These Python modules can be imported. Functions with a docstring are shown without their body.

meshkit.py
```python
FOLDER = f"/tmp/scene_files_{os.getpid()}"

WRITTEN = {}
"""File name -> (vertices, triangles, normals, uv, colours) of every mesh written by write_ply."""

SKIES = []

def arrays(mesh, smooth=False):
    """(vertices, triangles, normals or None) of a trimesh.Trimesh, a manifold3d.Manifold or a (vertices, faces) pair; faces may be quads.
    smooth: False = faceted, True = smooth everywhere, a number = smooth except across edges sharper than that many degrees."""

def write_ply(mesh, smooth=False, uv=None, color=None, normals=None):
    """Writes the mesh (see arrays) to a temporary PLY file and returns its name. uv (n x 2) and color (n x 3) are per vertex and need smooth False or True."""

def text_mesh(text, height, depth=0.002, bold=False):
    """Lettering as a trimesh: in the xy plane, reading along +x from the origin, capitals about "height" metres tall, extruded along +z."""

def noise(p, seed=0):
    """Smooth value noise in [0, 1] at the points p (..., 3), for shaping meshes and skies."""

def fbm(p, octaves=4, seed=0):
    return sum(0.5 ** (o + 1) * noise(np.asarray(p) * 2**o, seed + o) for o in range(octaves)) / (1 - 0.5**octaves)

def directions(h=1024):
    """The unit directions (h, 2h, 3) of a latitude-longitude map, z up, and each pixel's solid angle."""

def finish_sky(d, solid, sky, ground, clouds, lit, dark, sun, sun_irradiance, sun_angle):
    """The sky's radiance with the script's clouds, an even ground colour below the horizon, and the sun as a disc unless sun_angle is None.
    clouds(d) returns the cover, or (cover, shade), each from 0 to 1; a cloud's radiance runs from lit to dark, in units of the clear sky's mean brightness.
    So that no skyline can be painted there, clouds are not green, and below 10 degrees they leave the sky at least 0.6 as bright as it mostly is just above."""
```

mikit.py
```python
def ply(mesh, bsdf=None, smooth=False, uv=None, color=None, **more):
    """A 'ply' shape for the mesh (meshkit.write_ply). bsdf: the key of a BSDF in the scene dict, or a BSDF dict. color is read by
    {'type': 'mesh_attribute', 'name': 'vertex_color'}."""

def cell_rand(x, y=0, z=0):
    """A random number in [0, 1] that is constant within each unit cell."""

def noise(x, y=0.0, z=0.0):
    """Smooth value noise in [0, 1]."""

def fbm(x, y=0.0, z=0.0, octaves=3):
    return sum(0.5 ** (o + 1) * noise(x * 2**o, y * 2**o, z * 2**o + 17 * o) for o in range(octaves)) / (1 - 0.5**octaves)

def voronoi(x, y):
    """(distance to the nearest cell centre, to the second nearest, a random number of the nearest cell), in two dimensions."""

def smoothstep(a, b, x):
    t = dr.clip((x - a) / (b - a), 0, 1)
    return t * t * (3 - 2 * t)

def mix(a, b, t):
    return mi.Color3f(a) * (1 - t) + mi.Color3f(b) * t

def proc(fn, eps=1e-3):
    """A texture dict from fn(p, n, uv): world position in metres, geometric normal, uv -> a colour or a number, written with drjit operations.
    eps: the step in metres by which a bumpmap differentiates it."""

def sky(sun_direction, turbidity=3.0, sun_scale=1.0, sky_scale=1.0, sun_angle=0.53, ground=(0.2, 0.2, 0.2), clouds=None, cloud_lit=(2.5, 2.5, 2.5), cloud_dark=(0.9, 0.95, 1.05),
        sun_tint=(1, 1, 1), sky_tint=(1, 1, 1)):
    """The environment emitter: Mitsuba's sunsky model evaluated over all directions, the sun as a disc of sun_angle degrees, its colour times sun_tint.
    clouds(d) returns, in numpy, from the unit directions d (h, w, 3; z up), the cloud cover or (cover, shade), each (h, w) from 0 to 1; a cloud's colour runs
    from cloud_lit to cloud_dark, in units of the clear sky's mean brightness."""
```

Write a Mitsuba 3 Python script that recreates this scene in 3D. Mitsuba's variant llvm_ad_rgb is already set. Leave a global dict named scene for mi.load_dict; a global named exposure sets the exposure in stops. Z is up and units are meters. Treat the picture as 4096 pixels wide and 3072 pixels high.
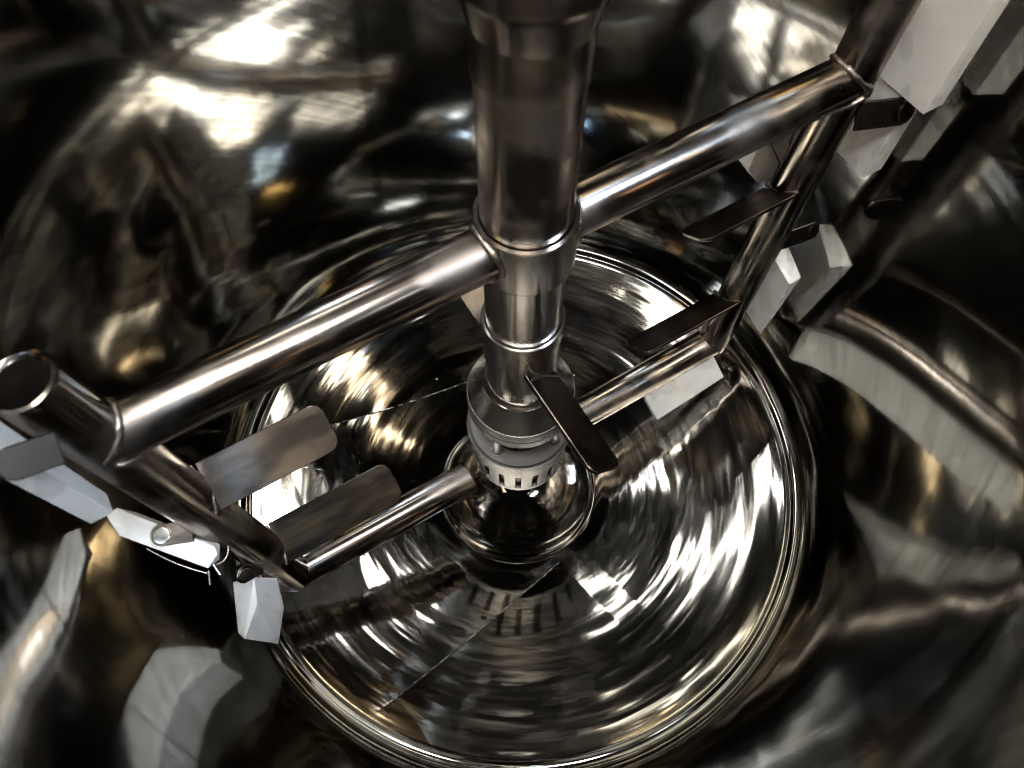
import math
import numpy as np
import trimesh
import drjit as dr
import mitsuba as mi
import mikit
import meshkit
from mikit import noise, fbm, smoothstep, mix

T = mi.ScalarTransform4f
scene, labels = {}, {}
rng = np.random.default_rng(7)

# ------------------------------------------------------------------ camera
CAM = np.array([0.0, -0.5, 1.38])


def camera_axes(pitch, roll, yaw):
    p, r, y = np.radians([pitch, roll, yaw])
    f = np.array([np.cos(p) * np.sin(y), np.cos(p) * np.cos(y), -np.sin(p)])
    right = np.array([np.cos(y), -np.sin(y), 0])
    down = -np.cross(right, f)
    return f, math.cos(r) * down + math.sin(r) * right


FWD, DOWN = camera_axes(63.0, 0.5423, -1.4674)
scene['camera'] = {
    'type': 'thinlens', 'fov': 67.33, 'fov_axis': 'x', 'near_clip': 0.02, 'far_clip': 60.0,
    'aperture_radius': 0.0022, 'focus_distance': 1.22,
    'to_world': T().look_at(origin=CAM.tolist(), target=(CAM + FWD).tolist(), up=(-DOWN).tolist())}
exposure = 0.9

# ------------------------------------------------------------------ light: lamps of the work hall round the open vessel


def lamp(key, centre, az, el, w, h, rgb, label, group=None):
    """A flat lamp panel, standing at centre and facing back along (az, el)."""
    a, e = math.radians(az), math.radians(el)
    d = np.array([math.cos(a) * math.cos(e), math.sin(a) * math.cos(e), math.sin(e)])
    c = np.asarray(centre, float)
    n = -d
    x = np.cross([0, 0, 1.0], n)
    x /= np.linalg.norm(x)
    y = np.cross(n, x)
    v = [c - x * w / 2 - y * h / 2, c + x * w / 2 - y * h / 2, c + x * w / 2 + y * h / 2, c - x * w / 2 + y * h / 2]
    scene[key] = mikit.ply((np.array(v), np.array([[0, 1, 2], [0, 2, 3]])), 'lamp_white',
                           emitter={'type': 'area', 'radiance': {'type': 'rgb', 'value': list(map(float, rgb))}})
    labels[key] = {'label': label, 'category': 'lamp'}
    if group:
        labels[key]['group'] = group


def sky_lamp(key, az, el, dist, w, h, rgb, label, origin=(0, 0, 0.6)):
    a, e = math.radians(az), math.radians(el)
    c = np.array(origin) + dist * np.array([math.cos(a) * math.cos(e), math.sin(a) * math.cos(e), math.sin(e)])
    lamp(key, c, az, el, w, h, rgb, label)


PANELS = [  # azimuth, elevation, width, height, radiance, name, label
    (-100, 72, 0.52, 0.34, (17.0, 17.0, 16.6), 'overhead_lamp', 'neutral white overhead lamp panel, middle of the five steeply above the camera'),
    (-128, 70, 0.34, 0.30, (13.5, 12.8, 11.2), 'overhead_lamp_001', 'neutral white overhead lamp panel on the left of the five above the camera'),
    (-72, 68, 0.36, 0.30, (17.0, 17.0, 16.6), 'overhead_lamp_002', 'neutral white overhead lamp panel on the right of the five above the camera'),
    (-146, 78, 0.30, 0.24, (14.0, 13.4, 12.0), 'overhead_lamp_003', 'white overhead lamp panel, inner left of the five above the camera'),
    (-56, 78, 0.36, 0.26, (17.0, 17.0, 16.6), 'overhead_lamp_004', 'white overhead lamp panel, inner right of the five above the camera'),
    (-14, 53, 0.50, 0.40, (20.0, 23.4, 28.0), 'window_001', 'bright cool window panel high to the right of the vessel'),
    (10, 64, 0.24, 0.20, (2.6, 4.4, 7.0), 'window_002', 'small blue window panel steeply above the right side'),
    (-172, 70, 0.50, 0.22, (5.6, 5.4, 5.0), 'lamp_panel', 'cream lamp panel steeply above the left side of the vessel'),
    (-152, 62, 0.28, 0.18, (4.2, 5.8, 7.8), 'window_003', 'blue grey window panel high at the left behind the camera'),
    (-161, 56, 0.16, 0.10, (10.0, 6.8, 2.6), 'lamp_panel_001', 'small golden lamp panel high at the left of the vessel'),
    (-139, 51, 0.20, 0.26, (5.0, 4.7, 4.0), 'lamp_panel_002', 'upright cream lamp panel behind the camera on the left'),
    (25, 64, 0.30, 0.09, (4.0, 3.7, 3.0), 'strip_lamp', 'short white strip lamp steeply above the right side'),
    (132, 61, 0.42, 0.12, (8.0, 7.8, 7.0), 'strip_lamp_001', 'white strip lamp high beyond the vessel on the left'),
    (-92, 35, 1.10, 0.08, (11.0, 7.4, 3.8), 'strip_lamp_002', 'lowest of the strip lamps behind the camera, warm cream'),
    (-98, 40, 1.00, 0.06, (6.5, 7.2, 8.0), 'strip_lamp_003', 'second strip lamp from below behind the camera, neutral white'),
    (-86, 46, 0.90, 0.09, (13.0, 10.2, 6.2), 'strip_lamp_004', 'third strip lamp from below behind the camera, cream'),
    (-100, 52, 0.80, 0.08, (6.2, 5.9, 5.2), 'strip_lamp_005', 'topmost of the strip lamps behind the camera, pale blue'),
    (36, 67, 0.60, 0.10, (2.4, 1.8, 1.1), 'strip_lamp_006', 'dim cream strip lamp steeply above the vessel'),
    (64, 44, 0.40, 0.10, (4.0, 3.2, 2.0), 'strip_lamp_007', 'cream strip lamp beyond the right side of the vessel'),
    (128, 64, 0.45, 0.08, (2.2, 2.3, 2.4), 'strip_lamp_008', 'dim white strip lamp high beyond the vessel on the left'),
    (-20, 72, 0.40, 0.07, (2.6, 2.7, 2.7), 'strip_lamp_009', 'dim white strip lamp nearly overhead on the right'),
    (-160, 72, 0.50, 0.07, (2.6, 2.7, 2.7), 'strip_lamp_010', 'dim white strip lamp nearly overhead on the left'),
    (178, 36, 0.40, 0.14, (8.0, 4.6, 2.4), 'strip_lamp_011', 'orange strip lamp at the far left of the vessel'),
    (-22, 34, 0.40, 0.20, (6.0, 4.2, 2.6), 'lamp_panel_003', 'warm lamp panel low to the right of the vessel'),
    (-50, 42, 0.36, 0.26, (6.0, 6.2, 6.4), 'window_004', 'white window panel to the right behind the camera'),
]
for az, el, w, h, rgb, key, lab in PANELS:
    sky_lamp(key, az, el, 2.4, w, h, rgb, lab)

# ------------------------------------------------------------------ materials


def metal(key, rgb, alpha, bump=None, scale=1.0, eps=4e-4):
    b = {'type': 'roughconductor', 'material': 'none', 'distribution': 'ggx', 'alpha': mikit.proc(alpha) if callable(alpha) else alpha,
         'specular_reflectance': {'type': 'rgb', 'value': list(rgb)} if not callable(rgb) else mikit.proc(rgb)}
    if bump is not None:
        b = {'type': 'bumpmap', 'arbitrary': mikit.proc(bump, eps=eps), 'scale': scale, 'bsdf': b}
    scene[key] = {'type': 'twosided', 'bsdf': b}


scene['lamp_white'] = {'type': 'diffuse', 'reflectance': {'type': 'rgb', 'value': [0.8, 0.8, 0.8]}}


def dish_bump(p, n, uv):
    r = dr.sqrt(p.x * p.x + p.y * p.y)
    th = dr.atan2(p.y, p.x)
    m = smoothstep(0.3, 0.75, noise(p.x * 8, p.y * 8, 4.0))
    s1 = noise(r * 180.0, th * 8.0, 3.0) * (3.0e-5 + 6.0e-5 * m)
    s2 = noise(r * 75.0, th * 4.0, 8.0) * (4.0e-5 + 11.0e-5 * m)
    return s1 + s2


def grain(x, along):
    """Grinding grain: thin streaks, bright and dull."""
    f = noise(x * 300.0, along * 9.0, 1.0) * 0.5 + noise(x * 150.0, along * 6.0, 6.0) * 0.5
    return smoothstep(0.22, 0.78, f)


def dish_colour(p, n, uv):
    r = dr.sqrt(p.x * p.x + p.y * p.y)
    th = dr.atan2(p.y, p.x)
    g = grain(r, th)
    d = fbm(p.x * 10, p.y * 10, p.z * 10, 3)
    c = mix((0.48, 0.468, 0.445), (0.47, 0.43, 0.37), smoothstep(0.4, 0.7, noise(p.x * 7 + 9, p.y * 7, 2.0)))
    return c * (0.42 + 0.85 * g) * (0.72 + 0.5 * d)


def wall_colour(p, n, uv):
    az = dr.atan2(p.y, p.x)
    th = az * 0.57
    a = th * 0.80 + p.z * 0.60
    b = -th * 0.60 + p.z * 0.80
    g = grain(b, a)
    d = fbm(p.x * 9, p.y * 9, p.z * 9, 3)
    # ground weld bands: one round the wall, one upright
    edge = (noise(th * 30, p.z * 30, 3.0) - 0.5) * 0.006
    w1 = 1 - smoothstep(0.004, 0.008, dr.abs(p.z - 0.682 + edge))
    w2 = (1 - smoothstep(0.006, 0.011, dr.abs(az - (2.1729 - 0.2007 * p.z)) * 0.55 + edge)) * dr.select(p.z > 0.14, 1.0, 0.0)
    return mi.Color3f(0.405, 0.395, 0.372) * (0.78 + 0.36 * g) * (0.72 + 0.5 * d) * (1 - 0.38 * dr.maximum(w1, w2))


def wall_bump(p, n, uv):
    th = dr.atan2(p.y, p.x) * 0.57
    a = th * 0.80 + p.z * 0.60
    b = -th * 0.60 + p.z * 0.80
    m = smoothstep(0.35, 0.7, noise(th * 7, p.z * 7, 4.0))
    s1 = noise(p.z * 80.0, th * 6.0, 2.0) * 0.7e-5
    s2 = noise(th * 120.0, p.z * 9.0, 5.0) * (0.5e-5 + 0.9e-5 * m)
    s3 = noise(b * 130.0, a * 9.0, 9.0) * 1.4e-5 * (1.0 - m)
    return s1 + s2 + s3


def tube_bump(p, n, uv):
    return noise(p.x * 60, p.y * 60, p.z * 60) * 2.2e-5 + noise(p.x * 400, p.y * 400, p.z * 400) * 1.0e-6




def tube_alpha(p, n, uv):
    v = fbm(p.x * 16, p.y * 16, p.z * 16, 4)
    return 0.036 + 0.15 * smoothstep(0.45, 0.75, v)


def tube_colour(p, n, uv):
    v = fbm(p.x * 12 + 7, p.y * 12, p.z * 12, 3)
    w = noise(p.x * 5, p.y * 5, p.z * 5 + 3)
    return mix((0.29, 0.262, 0.24), (0.42, 0.36, 0.31), v) * (0.75 + 0.4 * w)


STEEL = (0.51, 0.485, 0.45)


def stained(p, n, uv):
    """Heat-tinted, hand-rubbed plate: brown and grey clouds crossed by rub marks."""
    u = p.x * 0.8387 + p.y * 0.5446
    t = -p.x * 0.5446 + p.y * 0.8387
    v = fbm(u * 16 + 3, t * 44, p.z * 44, 4)
    w = noise(u * 11, t * 20 + 5, p.z * 20)
    rub = noise(u * 30, t * 420, p.z * 420)
    c = mix((0.085, 0.074, 0.066), (0.27, 0.222, 0.185), smoothstep(0.3, 0.7, v))
    return mix(c, (0.36, 0.27, 0.16), smoothstep(0.62, 0.85, w) * 0.7) * (0.8 + 0.4 * rub)


metal('steel_dish', dish_colour, 0.004, dish_bump)
metal('steel_wall', wall_colour, 0.004, wall_bump)
metal('steel_tube', tube_colour, tube_alpha, tube_bump)
metal('steel_machined', (0.72, 0.70, 0.675), 0.04, tube_bump)
metal('steel_satin', (0.36, 0.345, 0.325), 0.22, tube_bump)
metal('steel_dull', stained, 0.075, tube_bump)
metal('steel_weld', (0.42, 0.37, 0.33), 0.14)
metal('steel_lid', (0.30, 0.29, 0.28), 0.2)


def ptfe_colour(p, n, uv):
    v = fbm(p.x * 26, p.y * 26, p.z * 26, 4)
    marks = smoothstep(0.66, 0.78, noise(p.x * 60 + p.z * 12, p.y * 60, p.z * 22))
    c = mix((0.72, 0.71, 0.69), (0.86, 0.855, 0.84), v)
    return mix(c, (0.46, 0.44, 0.41), marks * 0.35)


def ptfe_bump(p, n, uv):
    return noise(p.x * 300, p.y * 300, p.z * 300) * 1.2e-5 + noise(p.x * 45, p.y * 45, p.z * 45) * 1.2e-4


scene['white_plastic'] = {'type': 'bumpmap', 'arbitrary': mikit.proc(ptfe_bump, eps=6e-4), 'scale': 1.0, 'bsdf': {'type': 'principled', 'base_color': mikit.proc(ptfe_colour), 'roughness': 0.42, 'specular': 0.4}}
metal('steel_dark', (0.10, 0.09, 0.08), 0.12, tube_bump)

scene['milky_drop'] = {'type': 'plastic', 'diffuse_reflectance': {'type': 'rgb', 'value': [0.42, 0.41, 0.39]}}

# ------------------------------------------------------------------ helpers
AZ = math.radians(33.0)
U = np.array([math.cos(AZ), math.sin(AZ), 0.0])
V = np.array([-math.sin(AZ), math.cos(AZ), 0.0])
K = np.array([0, 0, 1.0])


def W(u, t, z):
    return U * u + V * t + K * z


def tag(key, label, cat=None, group=None, kind=None):
    d = labels.setdefault(key, {})
    d['label'] = label
    if cat:
        d['category'] = cat
    if group:
        d['group'] = group
    if kind:
        d['kind'] = kind


def put(key, mesh, bsdf, smooth=35):
    if key in scene:
        k = 1
        while f'{key}_{k:03d}' in scene:
            k += 1
        key = f'{key}_{k:03d}'
    scene[key] = mikit.ply(mesh, bsdf, smooth=smooth)
    return key


def frame(a, b):
    d = np.asarray(b, float) - np.asarray(a, float)
    d /= np.linalg.norm(d)
    x = np.cross(d, [0, 0, 1.0] if abs(d[2]) < 0.9 else [1.0, 0, 0])
    x /= np.linalg.norm(x)
    return d, x, np.cross(d, x)


def lathe(profile, n=96, origin=(0, 0, 0), axis=None):
    """Surface of revolution of (r, z) points about z (or about the segment axis=(a, b), z measured from a)."""
    pr = np.asarray(profile, float)
    th = np.arange(n) * 2 * np.pi / n
    c, s = np.cos(th), np.sin(th)
    if axis is None:
        o, d, x, y = np.asarray(origin, float), np.array([0, 0, 1.0]), np.array([1.0, 0, 0]), np.array([0, 1.0, 0])
    else:
        o = np.asarray(axis[0], float)
        d, x, y = frame(*axis)
    v = o + pr[:, None, 1:2] * d + pr[:, None, 0:1] * (c[None, :, None] * x + s[None, :, None] * y)
    i, j = np.meshgrid(np.arange(len(pr) - 1), np.arange(n), indexing='ij')
    q = np.stack([i * n + j, i * n + (j + 1) % n, (i + 1) * n + (j + 1) % n, (i + 1) * n + j], -1).reshape(-1, 4)
    f = np.vstack([q[:, [0, 1, 2]], q[:, [0, 2, 3]]])
    m = trimesh.Trimesh(v.reshape(-1, 3), f, process=False)
    return m


def rod(a, b, r, bevel=0.003, n=64, cap0=True, cap1=True):
    L = np.linalg.norm(np.asarray(b) - np.asarray(a))
    p = []
    if cap0:
        p += [(1e-5, 0), (r - bevel, 0), (r - bevel * 0.3, bevel * 0.3)]
    p += [(r, bevel), (r, L * 0.5), (r, L - bevel)]
    if cap1:
        p += [(r - bevel * 0.3, L - bevel * 0.3), (r - bevel, L), (1e-5, L)]
    return lathe(p, n, axis=(a, b))


def bead(points, r, seed=0, amp=0.35, sides=10, closed=False, flat=1.0):
    """A lumpy weld bead along a polyline."""
    g = np.random.default_rng(seed)
    p = np.asarray(points, float)
    n = len(p)
    t = (np.roll(p, -1, 0) - np.roll(p, 1, 0)) if closed else np.gradient(p, axis=0)
    t /= np.linalg.norm(t, axis=1, keepdims=True)
    ref = np.where(np.abs(t[:, 2:]) < 0.9, [0, 0, 1.0], [1.0, 0, 0])
    a = np.cross(t, ref)
    a /= np.linalg.norm(a, axis=1, keepdims=True)
    b = np.cross(t, a)
    th = np.arange(sides) * 2 * np.pi / sides
    k = np.convolve(np.pad(g.uniform(-1, 1, n), 1, mode='wrap'), [0.3, 0.4, 0.3], 'valid')
    rr = r * (1 + amp * k)[:, None] * (1 + 0.15 * g.uniform(-1, 1, (n, sides)))
    v = p[:, None] + rr[..., None] * (np.cos(th)[None, :, None] * a[:, None] + flat * np.sin(th)[None, :, None] * b[:, None])
    m = n if closed else n - 1
    i, j = np.meshgrid(np.arange(m), np.arange(sides), indexing='ij')
    i2 = (i + 1) % n
    q = np.stack([i * sides + j, i * sides + (j + 1) % sides, i2 * sides + (j + 1) % sides, i2 * sides + j], -1).reshape(-1, 4)
    return trimesh.Trimesh(v.reshape(-1, 3), np.vstack([q[:, [0, 1, 2]], q[:, [0, 2, 3]]]), process=False)


def ring_bead(a, b, pos, r, bead_r, seed, n=70):
    d, x, y = frame(a, b)
    c = np.asarray(a) + d * pos
    th = np.arange(n) * 2 * np.pi / n
    return bead(c + r * (np.cos(th)[:, None] * x + np.sin(th)[:, None] * y), bead_r, seed, closed=True)


def joint_bead(a, b, r, c0, c1, rc, br, seed, n=80):
    """Weld bead where the round tube from a towards b meets the round tube c0-c1."""
    d, x, y = frame(a, b)
    dc, _, _ = frame(c0, c1)
    pts = []
    for th in np.arange(n) * 2 * np.pi / n:
        o = np.asarray(a) + r * (math.cos(th) * x + math.sin(th) * y)
        w = o - np.asarray(c0)
        A = d - dc * (d @ dc)
        B = w - dc * (w @ dc)
        qa, qb, qc = A @ A, 2 * A @ B, B @ B - rc * rc
        disc = max(qb * qb - 4 * qa * qc, 0)
        pts.append(o + d * ((-qb - math.sqrt(disc)) / (2 * qa)))
    return bead(pts, br, seed, closed=True)


def extrude(poly, thick, origin, ex, ey, bevel=0.0015):
    """Plate: polygon (n,2) in the plane origin+ex*x+ey*y, thickness along ex x ey centred on the plane, chamfered rims."""
    from shapely.geometry import Polygon
    from shapely.geometry.polygon import orient
    ex, ey = np.asarray(ex, float), np.asarray(ey, float)
    ez = np.cross(ex, ey)
    P = orient(Polygon(poly))
    import manifold3d as m3
    cs = m3.CrossSection([np.array(P.exterior.coords)[:-1].astype(float)])
    ci = cs.offset(-bevel, m3.JoinType.Miter, 4.0)
    body = m3.Manifold.extrude(cs, thick - 2 * bevel).translate([0, 0, -thick / 2 + bevel])
    core = m3.Manifold.extrude(ci, thick).translate([0, 0, -thick / 2])
    hull = (m3.Manifold.batch_hull([body, core]) if P.convex_hull.area < P.area * 1.002 else body + core)
    mm = hull.to_mesh()
    v = np.array(mm.vert_properties)[:, :3]
    v = np.asarray(origin) + v[:, :1] * ex + v[:, 1:2] * ey + v[:, 2:] * ez
    return trimesh.Trimesh(v, np.array(mm.tri_verts), process=False)


def round_rect(x0, y0, x1, y1, r, corners=(1, 1, 1, 1), n=8):
    """corners: (x0y0, x1y0, x1y1, x0y1) rounded or not."""
    out = []
    for (cx, cy, a0), on in zip(((x0, y0, 180), (x1, y0, 270), (x1, y1, 0), (x0, y1, 90)), corners):
        if not on:
            out.append((cx, cy))
            continue
        ox, oy = (cx + r if cx == x0 else cx - r), (cy + r if cy == y0 else cy - r)
        for k in range(n + 1):
            a = math.radians(a0 + 90 * k / n)
            out.append((ox + r * math.cos(a), oy + r * math.sin(a)))
    return np.array(out)


def hull_of(points_list):
    return trimesh.Trimesh(np.vstack(points_list), process=False).convex_hull


# ------------------------------------------------------------------ the vessel
RW, RR, ZR, RS = 0.56, 0.49, 0.072, 1.05          # wall radius, ring radius, ring height, dish sphere radius
Z0 = ZR - (RS - math.sqrt(RS * RS - RR * RR))      # dish bottom


def dish_z(r):
    return Z0 + RS - np.sqrt(RS * RS - r * r)


g2 = np.random.default_rng(11)
WAVES = [(g2.normal(size=3) * f, g2.uniform(0, 6.28), a) for f, a, c in ((14, 3.0e-4, 14), (28, 1.3e-4, 16), (60, 0.5e-4, 16)) for _ in range(c)]


def waviness(p):
    h = np.zeros(len(p))
    for k, ph, a in WAVES:
        h += a * np.sin(p @ k + ph) / 3.2
    return h


SEAM_A = (np.array([0.080, -0.146]), np.array([-0.184, -0.394]))
SEAM_B = (np.array([-0.405, 0.072]), np.array([-0.062, 0.240]))


def crease(xy, seam, k, width):
    a, b = seam
    d = (b - a) / np.linalg.norm(b - a)
    L = np.linalg.norm(b - a)
    rel = xy - a
    along = rel @ d
    s = rel @ np.array([-d[1], d[0]])
    end = np.clip((along + 0.05) / 0.05, 0, 1) * np.clip((L + 0.05 - along) / 0.05, 0, 1)
    return k * np.abs(s) * np.exp(-np.abs(s) / width) * end


def ripples(p):
    """Concentric tool ripples of the spun bottom, fading in and out around it."""
    r, th = np.hypot(p[:, 0], p[:, 1]), np.arctan2(p[:, 1], p[:, 0])
    h = 0
    for lam, a, k, ph in ((0.115, 5.0e-4, 2, 0.4), (0.071, 2.6e-4, 3, 2.1), (0.043, 1.1e-4, 4, 4.0), (0.026, 0.45e-4, 5, 1.0)):
        h = h + a * np.sin(2 * np.pi * r / lam + ph + 0.7 * np.sin(k * th + ph)) * (0.65 + 0.35 * np.sin((k - 1) * th + 2 * ph))
    return h


def vessel_sheet(profile, n, disp=1.0, creases=False):
    """Revolved sheet displaced along its normal by the hammered waviness of polished sheet metal."""
    m = lathe(profile, n)
    pr = np.asarray(profile, float)
    tan = np.gradient(pr, axis=0)
    nrm = np.stack([-tan[:, 1], tan[:, 0]], 1)
    nrm /= np.linalg.norm(nrm, axis=1, keepdims=True)
    th = np.arange(n) * 2 * np.pi / n
    N = np.stack([nrm[:, None, 0] * np.cos(th), nrm[:, None, 0] * np.sin(th), np.repeat(nrm[:, 1:2], n, 1)], -1).reshape(-1, 3)
    v = np.array(m.vertices)
    h = waviness(v) * disp
    if creases:
        h = h + 0.8 * ripples(v) + crease(v[:, :2], SEAM_A, 0.035, 0.10) - crease(v[:, :2], SEAM_B, 0.03, 0.10)
    return trimesh.Trimesh(v + N * h[:, None], m.faces, process=False)


VES = 'mixing_vessel'
tag(VES, 'mirror polished stainless steel vessel with dished bottom around the agitator', 'vessel')
rs = np.linspace(0.149, RR - 0.012, 150)
put(VES + '__dished_bottom', vessel_sheet(np.stack([rs, dish_z(rs)], 1), 900, 0.8, True), 'steel_dish', True)
# rolled ring between the dish and the knuckle
a0 = math.asin(RR / RS)
tr, nr = np.array([math.cos(a0), math.sin(a0)]), np.array([-math.sin(a0), math.cos(a0)])
base = np.array([RR, ZR])
prof = []
for s in np.linspace(-0.0125, 0.008, 40):
    bump = 0.0026 * math.exp(-((s + 0.003) / 0.0042) ** 2)
    prof.append(base + tr * s + nr * bump)
put(VES + '__bottom_ring', vessel_sheet(prof, 900, 0.5), 'steel_wall', True)
# knuckle and wall
s0 = base + tr * 0.0078
fil, aw = 0.009, math.radians(81.0)
an = np.linspace(a0, aw, 24)
fl = np.stack([s0[0] + fil * (np.sin(an) - math.sin(a0)), s0[1] + fil * (math.cos(a0) - np.cos(an))], 1)
rho = (RW - fl[-1, 0]) / (1 - math.sin(aw))
an = np.linspace(aw, math.pi / 2, 180)[1:]
kn = np.stack([RW - rho + rho * np.sin(an), fl[-1, 1] + rho * (math.cos(aw) - np.cos(an))], 1)
zt = kn[-1, 1]
wall_profile = np.vstack([fl, kn, np.stack([np.full(40, RW), np.linspace(zt, 1.22, 41)[1:]], 1)])


def wall_r(z):
    return float(np.interp(z, wall_profile[:, 1], wall_profile[:, 0]))


put(VES + '__side_wall', vessel_sheet(wall_profile, 800, 0.13), 'steel_wall', True)
put(VES + '__rim', lathe([(RW - 0.001, 1.219), (RW - 0.001, 1.235), (RW + 0.004, 1.24), (RW + 0.06, 1.24), (RW + 0.064, 1.236), (RW + 0.064, 1.215), (RW + 0.003, 1.215)], 160), 'steel_machined', 30)
# sump: a deeper pressed bowl in the middle of the bottom
zs = float(dish_z(0.149))
rb = 0.215
aa = np.linspace(math.asin(0.138 / rb), 0.0005, 60)
sb = np.stack([rb * np.sin(aa), zs - 0.009 + rb * (math.cos(aa[0]) - np.cos(aa))], 1)
put(VES + '__sump', vessel_sheet(np.vstack([[(0.1515, zs + 0.0014), (0.149, zs + 0.0016), (0.1465, zs + 0.0008), (0.1440, zs - 0.002), (0.1415, zs - 0.006)], sb])[::-1], 300, 0.6), 'steel_dish', True)
def surf_line(a, b, n, lift):
    q = a + (b - a) * np.linspace(0, 1, n)[:, None]
    r = np.hypot(q[:, 0], q[:, 1])
    return np.column_stack([q, dish_z(r) + lift])


put(VES + '__weld_seam', bead(surf_line(*SEAM_A, 130, -0.0012), 0.0022, 5, 0.35), 'steel_dish', True)
put(VES + '__weld_seam', bead(surf_line(*SEAM_B, 130, -0.0012), 0.0020, 6, 0.35), 'steel_dish', True)

# ------------------------------------------------------------------ lid lifted above the vessel, carrying the shaft
LID = 'vessel_lid'
tag(LID, 'dark steel lid lifted above the vessel, carrying the shaft', 'lid')
put(LID + '__plate', lathe([(0.06, 2.40), (0.30, 2.38), (0.37, 2.34), (0.40, 2.30), (0.42, 2.30), (0.42, 2.32), (0.30, 2.44), (0.06, 2.46)], 120), 'steel_lid', 30)

# ------------------------------------------------------------------ outer shaft with anchor frame
ANC = 'anchor_agitator'
tag(ANC, 'stainless steel anchor agitator frame of thick tubes hanging on the central shaft', 'agitator')
put(ANC + '__shaft', lathe([(0.0472, 0.72), (0.0472, 0.948), (0.0485, 0.9485), (0.0490, 0.951), (0.0490, 1.000), (0.050, 1.001), (0.056, 1.03), (0.058, 1.04), (0.058, 2.45)], 128), 'steel_tube', 30)
put(ANC + '__collar', lathe([(0.0482, 0.72), (0.0482, 0.776), (0.0490, 0.777), (0.0532, 0.777), (0.0540, 0.776), (0.0540, 0.708), (0.0505, 0.701), (0.0470, 0.701)], 128), 'steel_machined', 25)
ZA = 0.742
TR = 0.0285


def leg_u(z):
    return 0.408 + 0.052 * z


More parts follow.
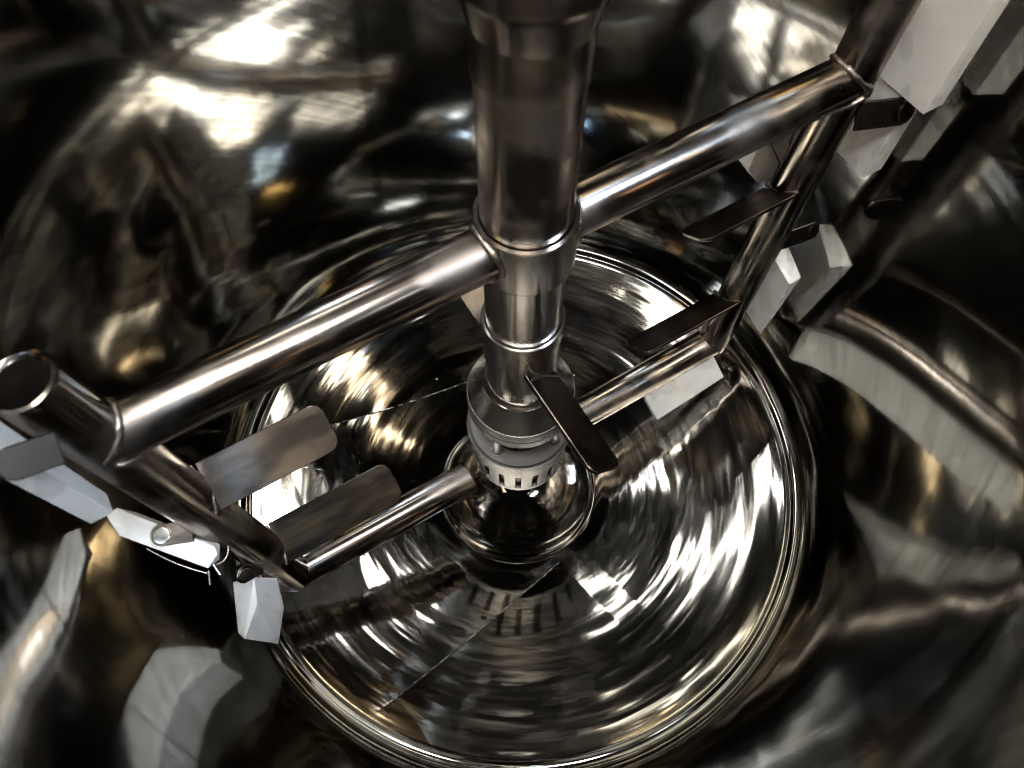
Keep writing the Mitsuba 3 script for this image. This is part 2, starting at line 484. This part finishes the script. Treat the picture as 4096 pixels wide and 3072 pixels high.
for s in (1, -1):
    top, corner = W(s * leg_u(0.862), 0, 0.862), W(s * 0.416, 0, 0.158)
    arm_in, arm_out = W(s * 0.046, 0, ZA), W(s * (leg_u(ZA) - 0.01), 0, ZA)
    put(ANC + '__arm', rod(arm_in, arm_out, TR, n=72, cap0=False, cap1=False), 'steel_tube', 30)
    # upright with a recessed cap on its upper end
    d = (top - corner) / np.linalg.norm(top - corner)
    L = np.linalg.norm(top - corner)
    put(ANC + '__leg', lathe([(TR, 0.0), (TR, L * 0.5), (TR, L - 0.005), (TR - 0.0012, L - 0.0012), (TR - 0.004, L), (TR - 0.006, L - 0.001), (TR - 0.008, L - 0.003), (1e-5, L - 0.004)], 72, axis=(corner, top)), 'steel_tube', 25)
    bar_in = W(s * 0.096, 0, 0.152)
    put(ANC + '__bottom_bar', rod(corner, bar_in, TR - 0.001, 0.004, 72, cap0=False), 'steel_tube', 30)
    sph = trimesh.creation.icosphere(3, TR + 0.0002)
    sph.apply_translation(corner)
    put(ANC + '__elbow', sph, 'steel_tube', True)
    put(ANC + '__weld_bead', joint_bead(arm_in, arm_out, TR + 0.001, corner, top, TR, 0.0042, 20 + s, 64), 'steel_weld', True)
    put(ANC + '__weld_bead', joint_bead(arm_out, arm_in, TR + 0.001, W(0, 0, 0.5), W(0, 0, 0.9), 0.054, 0.0042, 30 + s, 64), 'steel_weld', True)
    # flat paddles welded to the inner side of the upright
    for zc, u0, u1, w, pitch in ((0.562, 0.412, 0.262, 0.060, 34.0), (0.306, 0.400, 0.215, 0.064, 36.0)):
        pa = math.radians(pitch)
        ey = s * (V * math.cos(pa)) - K * math.sin(pa)        # from the near/high edge to the far/low edge (right side)
        ex = -s * U
        pl = round_rect(-(u0), -w / 2, -(u1), w / 2, 0.016, (0, 1, 1, 0))
        o = W(0, 0, zc)
        pl2 = pl * [-1, 1]
        key = put(ANC + '__paddle', extrude(pl2, 0.005, o, s * U, ey, 0.0008), 'steel_dull', 25)
        ub = leg_u(zc) - TR
        pts = [o + s * U * (ub + 0.003 + 0.006 * (2 * q / w) ** 2) + ey * q + np.cross(s * U, ey) * 0.0035 for q in np.linspace(-w / 2, w / 2, 24)]
        put(ANC + '__weld_bead', bead(pts, 0.0028, int(zc * 100) + s, 0.4), 'steel_weld', True)

# ------------------------------------------------------------------ inner shaft with mixing blades
INN = 'inner_mixing_shaft'
tag(INN, 'polished inner shaft with grooved sleeve and flat mixing blades below the frame collar', 'shaft')
put(INN + '__shaft', lathe([(0.0463, 0.705), (0.0463, 0.56)], 128), 'steel_machined', 30)
put(INN + '__sleeve', lathe([(0.0470, 0.56), (0.0472, 0.582), (0.0480, 0.583), (0.0512, 0.583), (0.0520, 0.582), (0.0520, 0.562), (0.0512, 0.5605), (0.0505, 0.559), (0.0498, 0.556), (0.0492, 0.50), (0.0485, 0.432), (0.0470, 0.428), (0.0462, 0.426), (0.0462, 0.420)], 128), 'steel_machined', 22)
for sgn in (1, -1):
    d = -V * sgn                                   # radial
    w_ = (U * 0.80 * sgn - K * 0.60)
    o = W(0, 0, 0.500)
    pl = round_rect(0.044, -0.0300, 0.198, 0.0300, 0.014, (0, 1, 1, 0))
    put(INN + '__mixing_blade', extrude(pl, 0.006, o, d, w_, 0.001), 'steel_dull', 25)
    pts = [o + d * (0.0505 + 0.004 * (q / 0.0300) ** 2) + w_ * q + np.cross(d, w_) * 0.004 for q in np.linspace(-0.0300, 0.0300, 20)]
    put(INN + '__weld_bead', bead(pts, 0.0022, 60 + sgn, 0.4), 'steel_weld', True)

# ------------------------------------------------------------------ homogeniser head
HOM = 'homogenizer_head'
tag(HOM, 'homogenizer head with conical cap above a slotted ring, at the vessel centre', 'mixer head')
put(HOM + '__cap', lathe([(0.0455, 0.424), (0.0515, 0.4255), (0.0535, 0.4235), (0.0540, 0.4205), (0.0772, 0.3878)], 144), 'steel_machined', 18)
put(HOM + '__cap_rim', lathe([(0.0770, 0.3878), (0.0780, 0.3874), (0.0787, 0.3862), (0.0790, 0.3845), (0.0790, 0.370), (0.0776, 0.368), (0.0776, 0.3665), (0.0790, 0.365), (0.0792, 0.352), (0.0780, 0.347), (0.055, 0.346), (0.03, 0.346)], 144), 'steel_satin', 18)
put(HOM + '__top_ring', lathe([(0.052, 0.269), (0.052, 0.272), (0.053, 0.2735), (0.0765, 0.2735), (0.0785, 0.2745), (0.0815, 0.2755), (0.0838, 0.274), (0.0842, 0.271), (0.0836, 0.268), (0.0815, 0.266)], 144), 'steel_satin', 30)
for k in range(4):
    a = math.radians(-122 + 90 * k)
    c = np.array([0.063 * math.cos(a), 0.063 * math.sin(a), 0])
    put(HOM + '__post', rod(c + K * 0.2730, c + K * 0.3465, 0.0066, 0.0005, 28), 'steel_satin', 30)
    put(HOM + '__weld_bead', ring_bead(c + K * 0.274, c + K * 0.35, 0, 0.0085, 0.0017, 70 + k, 30), 'steel_weld', True)
import manifold3d as m3
NS = 18
ro0, ro1, ri0, ri1, zb, ztop = 0.0772, 0.0812, 0.0735, 0.0770, 0.161, 0.2665
band = m3.Manifold.revolve(m3.CrossSection([[(ri0, zb), (ro0 - 0.001, zb), (ro0, zb + 0.001), (ro1, ztop), (ri1, ztop)]]), 180)
for k in range(NS):
    w2, h0, h1 = 0.0048, 0.174, 0.228
    cs = m3.CrossSection([round_rect(-w2, h0, w2, h1, 0.002, n=3)])
    cut = m3.Manifold.extrude(cs, 0.03).rotate([90, 0, 0]).translate([0, -0.062, 0]).rotate([0, 0, 360.0 / NS * k + 0.5])
    band = band - cut
mm = band.to_mesh()
put(HOM + '__slotted_ring', trimesh.Trimesh(np.array(mm.vert_properties)[:, :3], np.array(mm.tri_verts), process=False), 'steel_satin', 20)
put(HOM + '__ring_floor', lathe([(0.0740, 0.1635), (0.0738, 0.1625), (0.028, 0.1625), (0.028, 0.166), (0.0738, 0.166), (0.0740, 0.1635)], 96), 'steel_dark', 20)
for k in range(6):
    a = math.radians(60 * k + 12)
    d = np.array([math.cos(a), math.sin(a), 0])
    e = np.array([-math.sin(a), math.cos(a), 0])
    put(HOM + '__rotor_blade', extrude(round_rect(0.018, 0.235, 0.066, 0.262, 0.004), 0.006, e * 0.006, d, K, 0.0008), 'steel_dull', 25)
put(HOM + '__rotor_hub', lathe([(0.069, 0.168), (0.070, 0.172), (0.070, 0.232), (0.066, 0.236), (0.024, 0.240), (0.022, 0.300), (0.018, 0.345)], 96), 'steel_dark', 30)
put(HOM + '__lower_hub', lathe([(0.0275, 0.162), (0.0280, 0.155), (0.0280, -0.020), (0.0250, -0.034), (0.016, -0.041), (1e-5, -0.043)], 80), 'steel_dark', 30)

# ------------------------------------------------------------------ white scrapers pinned to lugs on the frame


def solid(pts):
    """Convex solid from (u, t, z) corners, with its edges broken by a small chamfer."""
    import manifold3d as m3
    P = np.array([W(*p) for p in pts])
    c = P.mean(0)
    ball = m3.Manifold.sphere(0.0014, 8)
    mm = m3.Manifold.batch_hull([ball.translate((p - (p - c) / np.linalg.norm(p - c) * 0.0014).tolist()) for p in P]).to_mesh()
    return trimesh.Trimesh(np.array(mm.vert_properties)[:, :3], np.array(mm.tri_verts), process=False)


def box(u0, u1, t0, t1, z0, z1):
    return [(u, t, z) for u in (u0, u1) for t in (t0, t1) for z in (z0, z1)]


def pin(key, at, axis, r=0.0095, length=0.02, head=0.004):
    at, axis = np.asarray(at, float), np.asarray(axis, float) / np.linalg.norm(axis)
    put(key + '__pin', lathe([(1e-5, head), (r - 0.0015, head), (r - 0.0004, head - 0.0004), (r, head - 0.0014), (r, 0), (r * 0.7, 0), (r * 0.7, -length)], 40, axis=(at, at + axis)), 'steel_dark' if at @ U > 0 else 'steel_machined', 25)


def lug(a, b, normal, w=0.030, thick=0.005):
    """Flat lug bar from the upright (a) to the pin (b), rounded at the pin end."""
    a, b, nn = np.asarray(a, float), np.asarray(b, float), np.asarray(normal, float)
    L = np.linalg.norm(b - a)
    ex = (b - a) / L
    nn = nn - ex * (nn @ ex)
    nn /= np.linalg.norm(nn)
    ey = np.cross(nn, ex)
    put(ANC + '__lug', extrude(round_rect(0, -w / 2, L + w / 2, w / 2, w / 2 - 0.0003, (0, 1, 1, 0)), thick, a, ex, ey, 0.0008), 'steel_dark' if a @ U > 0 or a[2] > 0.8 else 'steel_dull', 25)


def scraper(key, label, pts, sloped=None):
    tag(key, label, 'scraper')
    put(key + '__blade', solid(pts), 'white_plastic', 20)
    return key


# right upright, from the top down
k = scraper('scraper', 'big bright white plastic scraper at the upper right corner', box(0.500, 0.530, -0.077, -0.002, 0.722, 0.93))
put(k + '__backing_strip', solid(box(0.503, 0.530, 0.0005, 0.014, 0.735, 0.93)), 'white_plastic', 20)
k = scraper('scraper_001', 'dim white plastic scraper behind the right upright with a dark round lug', box(0.505, 0.535, -0.052, 0.042, 0.588, 0.716))
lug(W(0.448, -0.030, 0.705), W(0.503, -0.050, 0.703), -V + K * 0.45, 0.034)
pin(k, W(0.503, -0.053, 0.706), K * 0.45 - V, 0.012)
k = scraper('scraper_002', 'pale scraper end left of the right upright, below the right arm', [(u, t, z) for t in (0.080, 0.104) for u, z in ((0.505, 0.62), (0.44, 0.62), (0.439, 0.516), (0.476, 0.467), (0.505, 0.464))])
lug(W(0.440, 0.012, 0.575), W(0.470, 0.092, 0.575), K, 0.024)
k = scraper('scraper_003', 'white plastic scraper at the foot of the right upright', [(0.475, -0.048, 0.199), (0.475, 0.011, 0.216), (0.475, 0.008, 0.378), (0.475, -0.049, 0.357), (0.504, -0.046, 0.350), (0.504, 0.010, 0.385), (0.503, -0.040, 0.235), (0.503, 0.010, 0.235)])
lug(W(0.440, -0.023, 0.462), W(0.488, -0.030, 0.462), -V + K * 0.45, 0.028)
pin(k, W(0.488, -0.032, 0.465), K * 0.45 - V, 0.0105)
# left upright, from the top down
k = scraper('scraper_004', 'long grey-white plastic scraper beside the upper left upright under a dark pill shaped lug', [(u, t, z) for z, (ta, tb) in ((0.672, (-0.034, -0.014)), (0.93, (-0.050, -0.018))) for t, u in ((ta, -0.480), (tb, -0.480), (ta, -0.500), (tb, -0.500))] + [(-0.484, -0.024, 0.660), (-0.496, -0.024, 0.660)])
lug(W(-0.452, -0.050, 0.832), W(-0.478, -0.056, 0.848), -V * 0.6 + U * 0.45 + K * 0.65, 0.026)
k = scraper('scraper_005', 'brightest white plastic scraper, lying along the left upright with a round pin and split pin', [(-0.531, 0.036, 0.513), (-0.515, 0.037, 0.515), (-0.487, 0.010, 0.506), (-0.444, -0.038, 0.490), (-0.445, -0.046, 0.486), (-0.461, -0.053, 0.481), (-0.530, 0.025, 0.508), (-0.520, 0.052, 0.519), (-0.532, 0.050, 0.518), (-0.452, -0.040, 0.455), (-0.442, -0.030, 0.470), (-0.522, 0.036, 0.480), (-0.510, 0.050, 0.490)])
NB = -U * 0.1 - V * 0.4 + K * 0.91
NB /= np.linalg.norm(NB)
pin(k, W(-0.488, 0.002, 0.502) + NB * 0.004, NB, 0.0098)
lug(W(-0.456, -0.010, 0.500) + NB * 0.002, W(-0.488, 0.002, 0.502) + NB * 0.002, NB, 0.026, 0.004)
for q in (0.0, 0.010):
    b0 = W(-0.463, -0.055, 0.478) + (U * 0.7 + V * 0.5) * q
    put(k + '__split_pin', rod(b0, b0 + (-V * 0.85 - K * 0.4 - U * (0.35 - 45 * q)) * 0.017, 0.0014, 0.0004, 12), 'steel_machined', 30)
w0, w1 = W(-0.511, -0.002, 0.497), W(-0.466, -0.056, 0.475)
put(k + '__wire_clip', bead([w0 + (w1 - w0) * q + (-V * 0.6 - U * 0.4 + K * 0.2) * 0.004 * math.sin(math.pi * q) for q in np.linspace(0, 1, 40)], 0.0009, 91, 0.02), 'steel_tube', True)
wire2 = [W(-0.453, -0.053, 0.478), W(-0.438, -0.055, 0.474), W(-0.432, -0.040, 0.480)]
put(k + '__wire_clip', bead([(1 - q) ** 2 * wire2[0] + 2 * q * (1 - q) * wire2[1] + q * q * wire2[2] for q in np.linspace(0, 1, 24)], 0.0012, 92, 0.02), 'steel_tube', True)
k = scraper('scraper_006', 'white wedge shaped plastic scraper at the foot of the left upright', [(-0.448, -0.030, 0.314), (-0.461, -0.056, 0.291), (-0.500, -0.084, 0.262), (-0.478, -0.014, 0.294), (-0.505, -0.071, 0.258), (-0.429, -0.027, 0.258), (-0.444, -0.055, 0.208), (-0.477, -0.090, 0.177), (-0.470, -0.010, 0.245), (-0.495, -0.066, 0.205)])
lug(W(-0.430, -0.022, 0.325), W(-0.452, -0.028, 0.340), U * 0.4 - V + K * 0.8, 0.026)
pin(k, W(-0.452, -0.028, 0.340) + (U * 0.4 - V + K * 0.8) * 0.002, U * 0.4 - V + K * 0.8, 0.0098)
# bottom scrapers hanging below the bars
for s, key, lab in ((1, 'bottom_scraper', 'white rectangular plastic scraper hanging below the right bottom tube'), (-1, 'bottom_scraper_001', 'white plastic scraper mostly hidden behind the left bottom tube')):
    tag(key, lab, 'scraper')
    ey = (-s * V * 0.50 - K * 0.866)
    pl = np.array([(0.246, 0.004), (0.402, -0.002), (0.424, 0.073), (0.266, 0.083)])
    put(key + '__blade', extrude(pl, 0.012, W(0, 0, 0.150) - s * V * 0.012, s * U, ey, 0.0015), 'white_plastic', 20)

# water drops left on the bottom
DROPS = ['farthest left of the upper drops in the cluster right of the shaft', 'second drop from the left in the middle of the cluster right of the shaft',
         'drop just below the middle of the cluster right of the shaft', 'upper right drop of the cluster right of the shaft',
         'lower right drop of the cluster right of the shaft', 'lowest drop of the cluster, closest to the right of the shaft',
         'lone pale drop on the bottom left of the shaft, under the left arm', 'drop farthest to the right in the cluster right of the shaft']
for i, (x, y) in enumerate(((0.062, 0.235), (0.074, 0.219), (0.081, 0.213), (0.093, 0.228), (0.098, 0.214), (0.046, 0.196), (-0.172, 0.215), (0.108, 0.236))):
    key = 'water_drop' if i == 0 else f'water_drop_{i:03d}'
    q = trimesh.creation.icosphere(2, 0.0028 - 0.0003 * (i % 4))
    q.apply_scale([1, 1, 0.55])
    q.apply_translation([x, y, float(dish_z(math.hypot(x, y))) + 0.0006])
    scene[key] = mikit.ply(q, 'milky_drop', smooth=True)
    tag(key, DROPS[i], 'drop', 'drops on the vessel bottom')
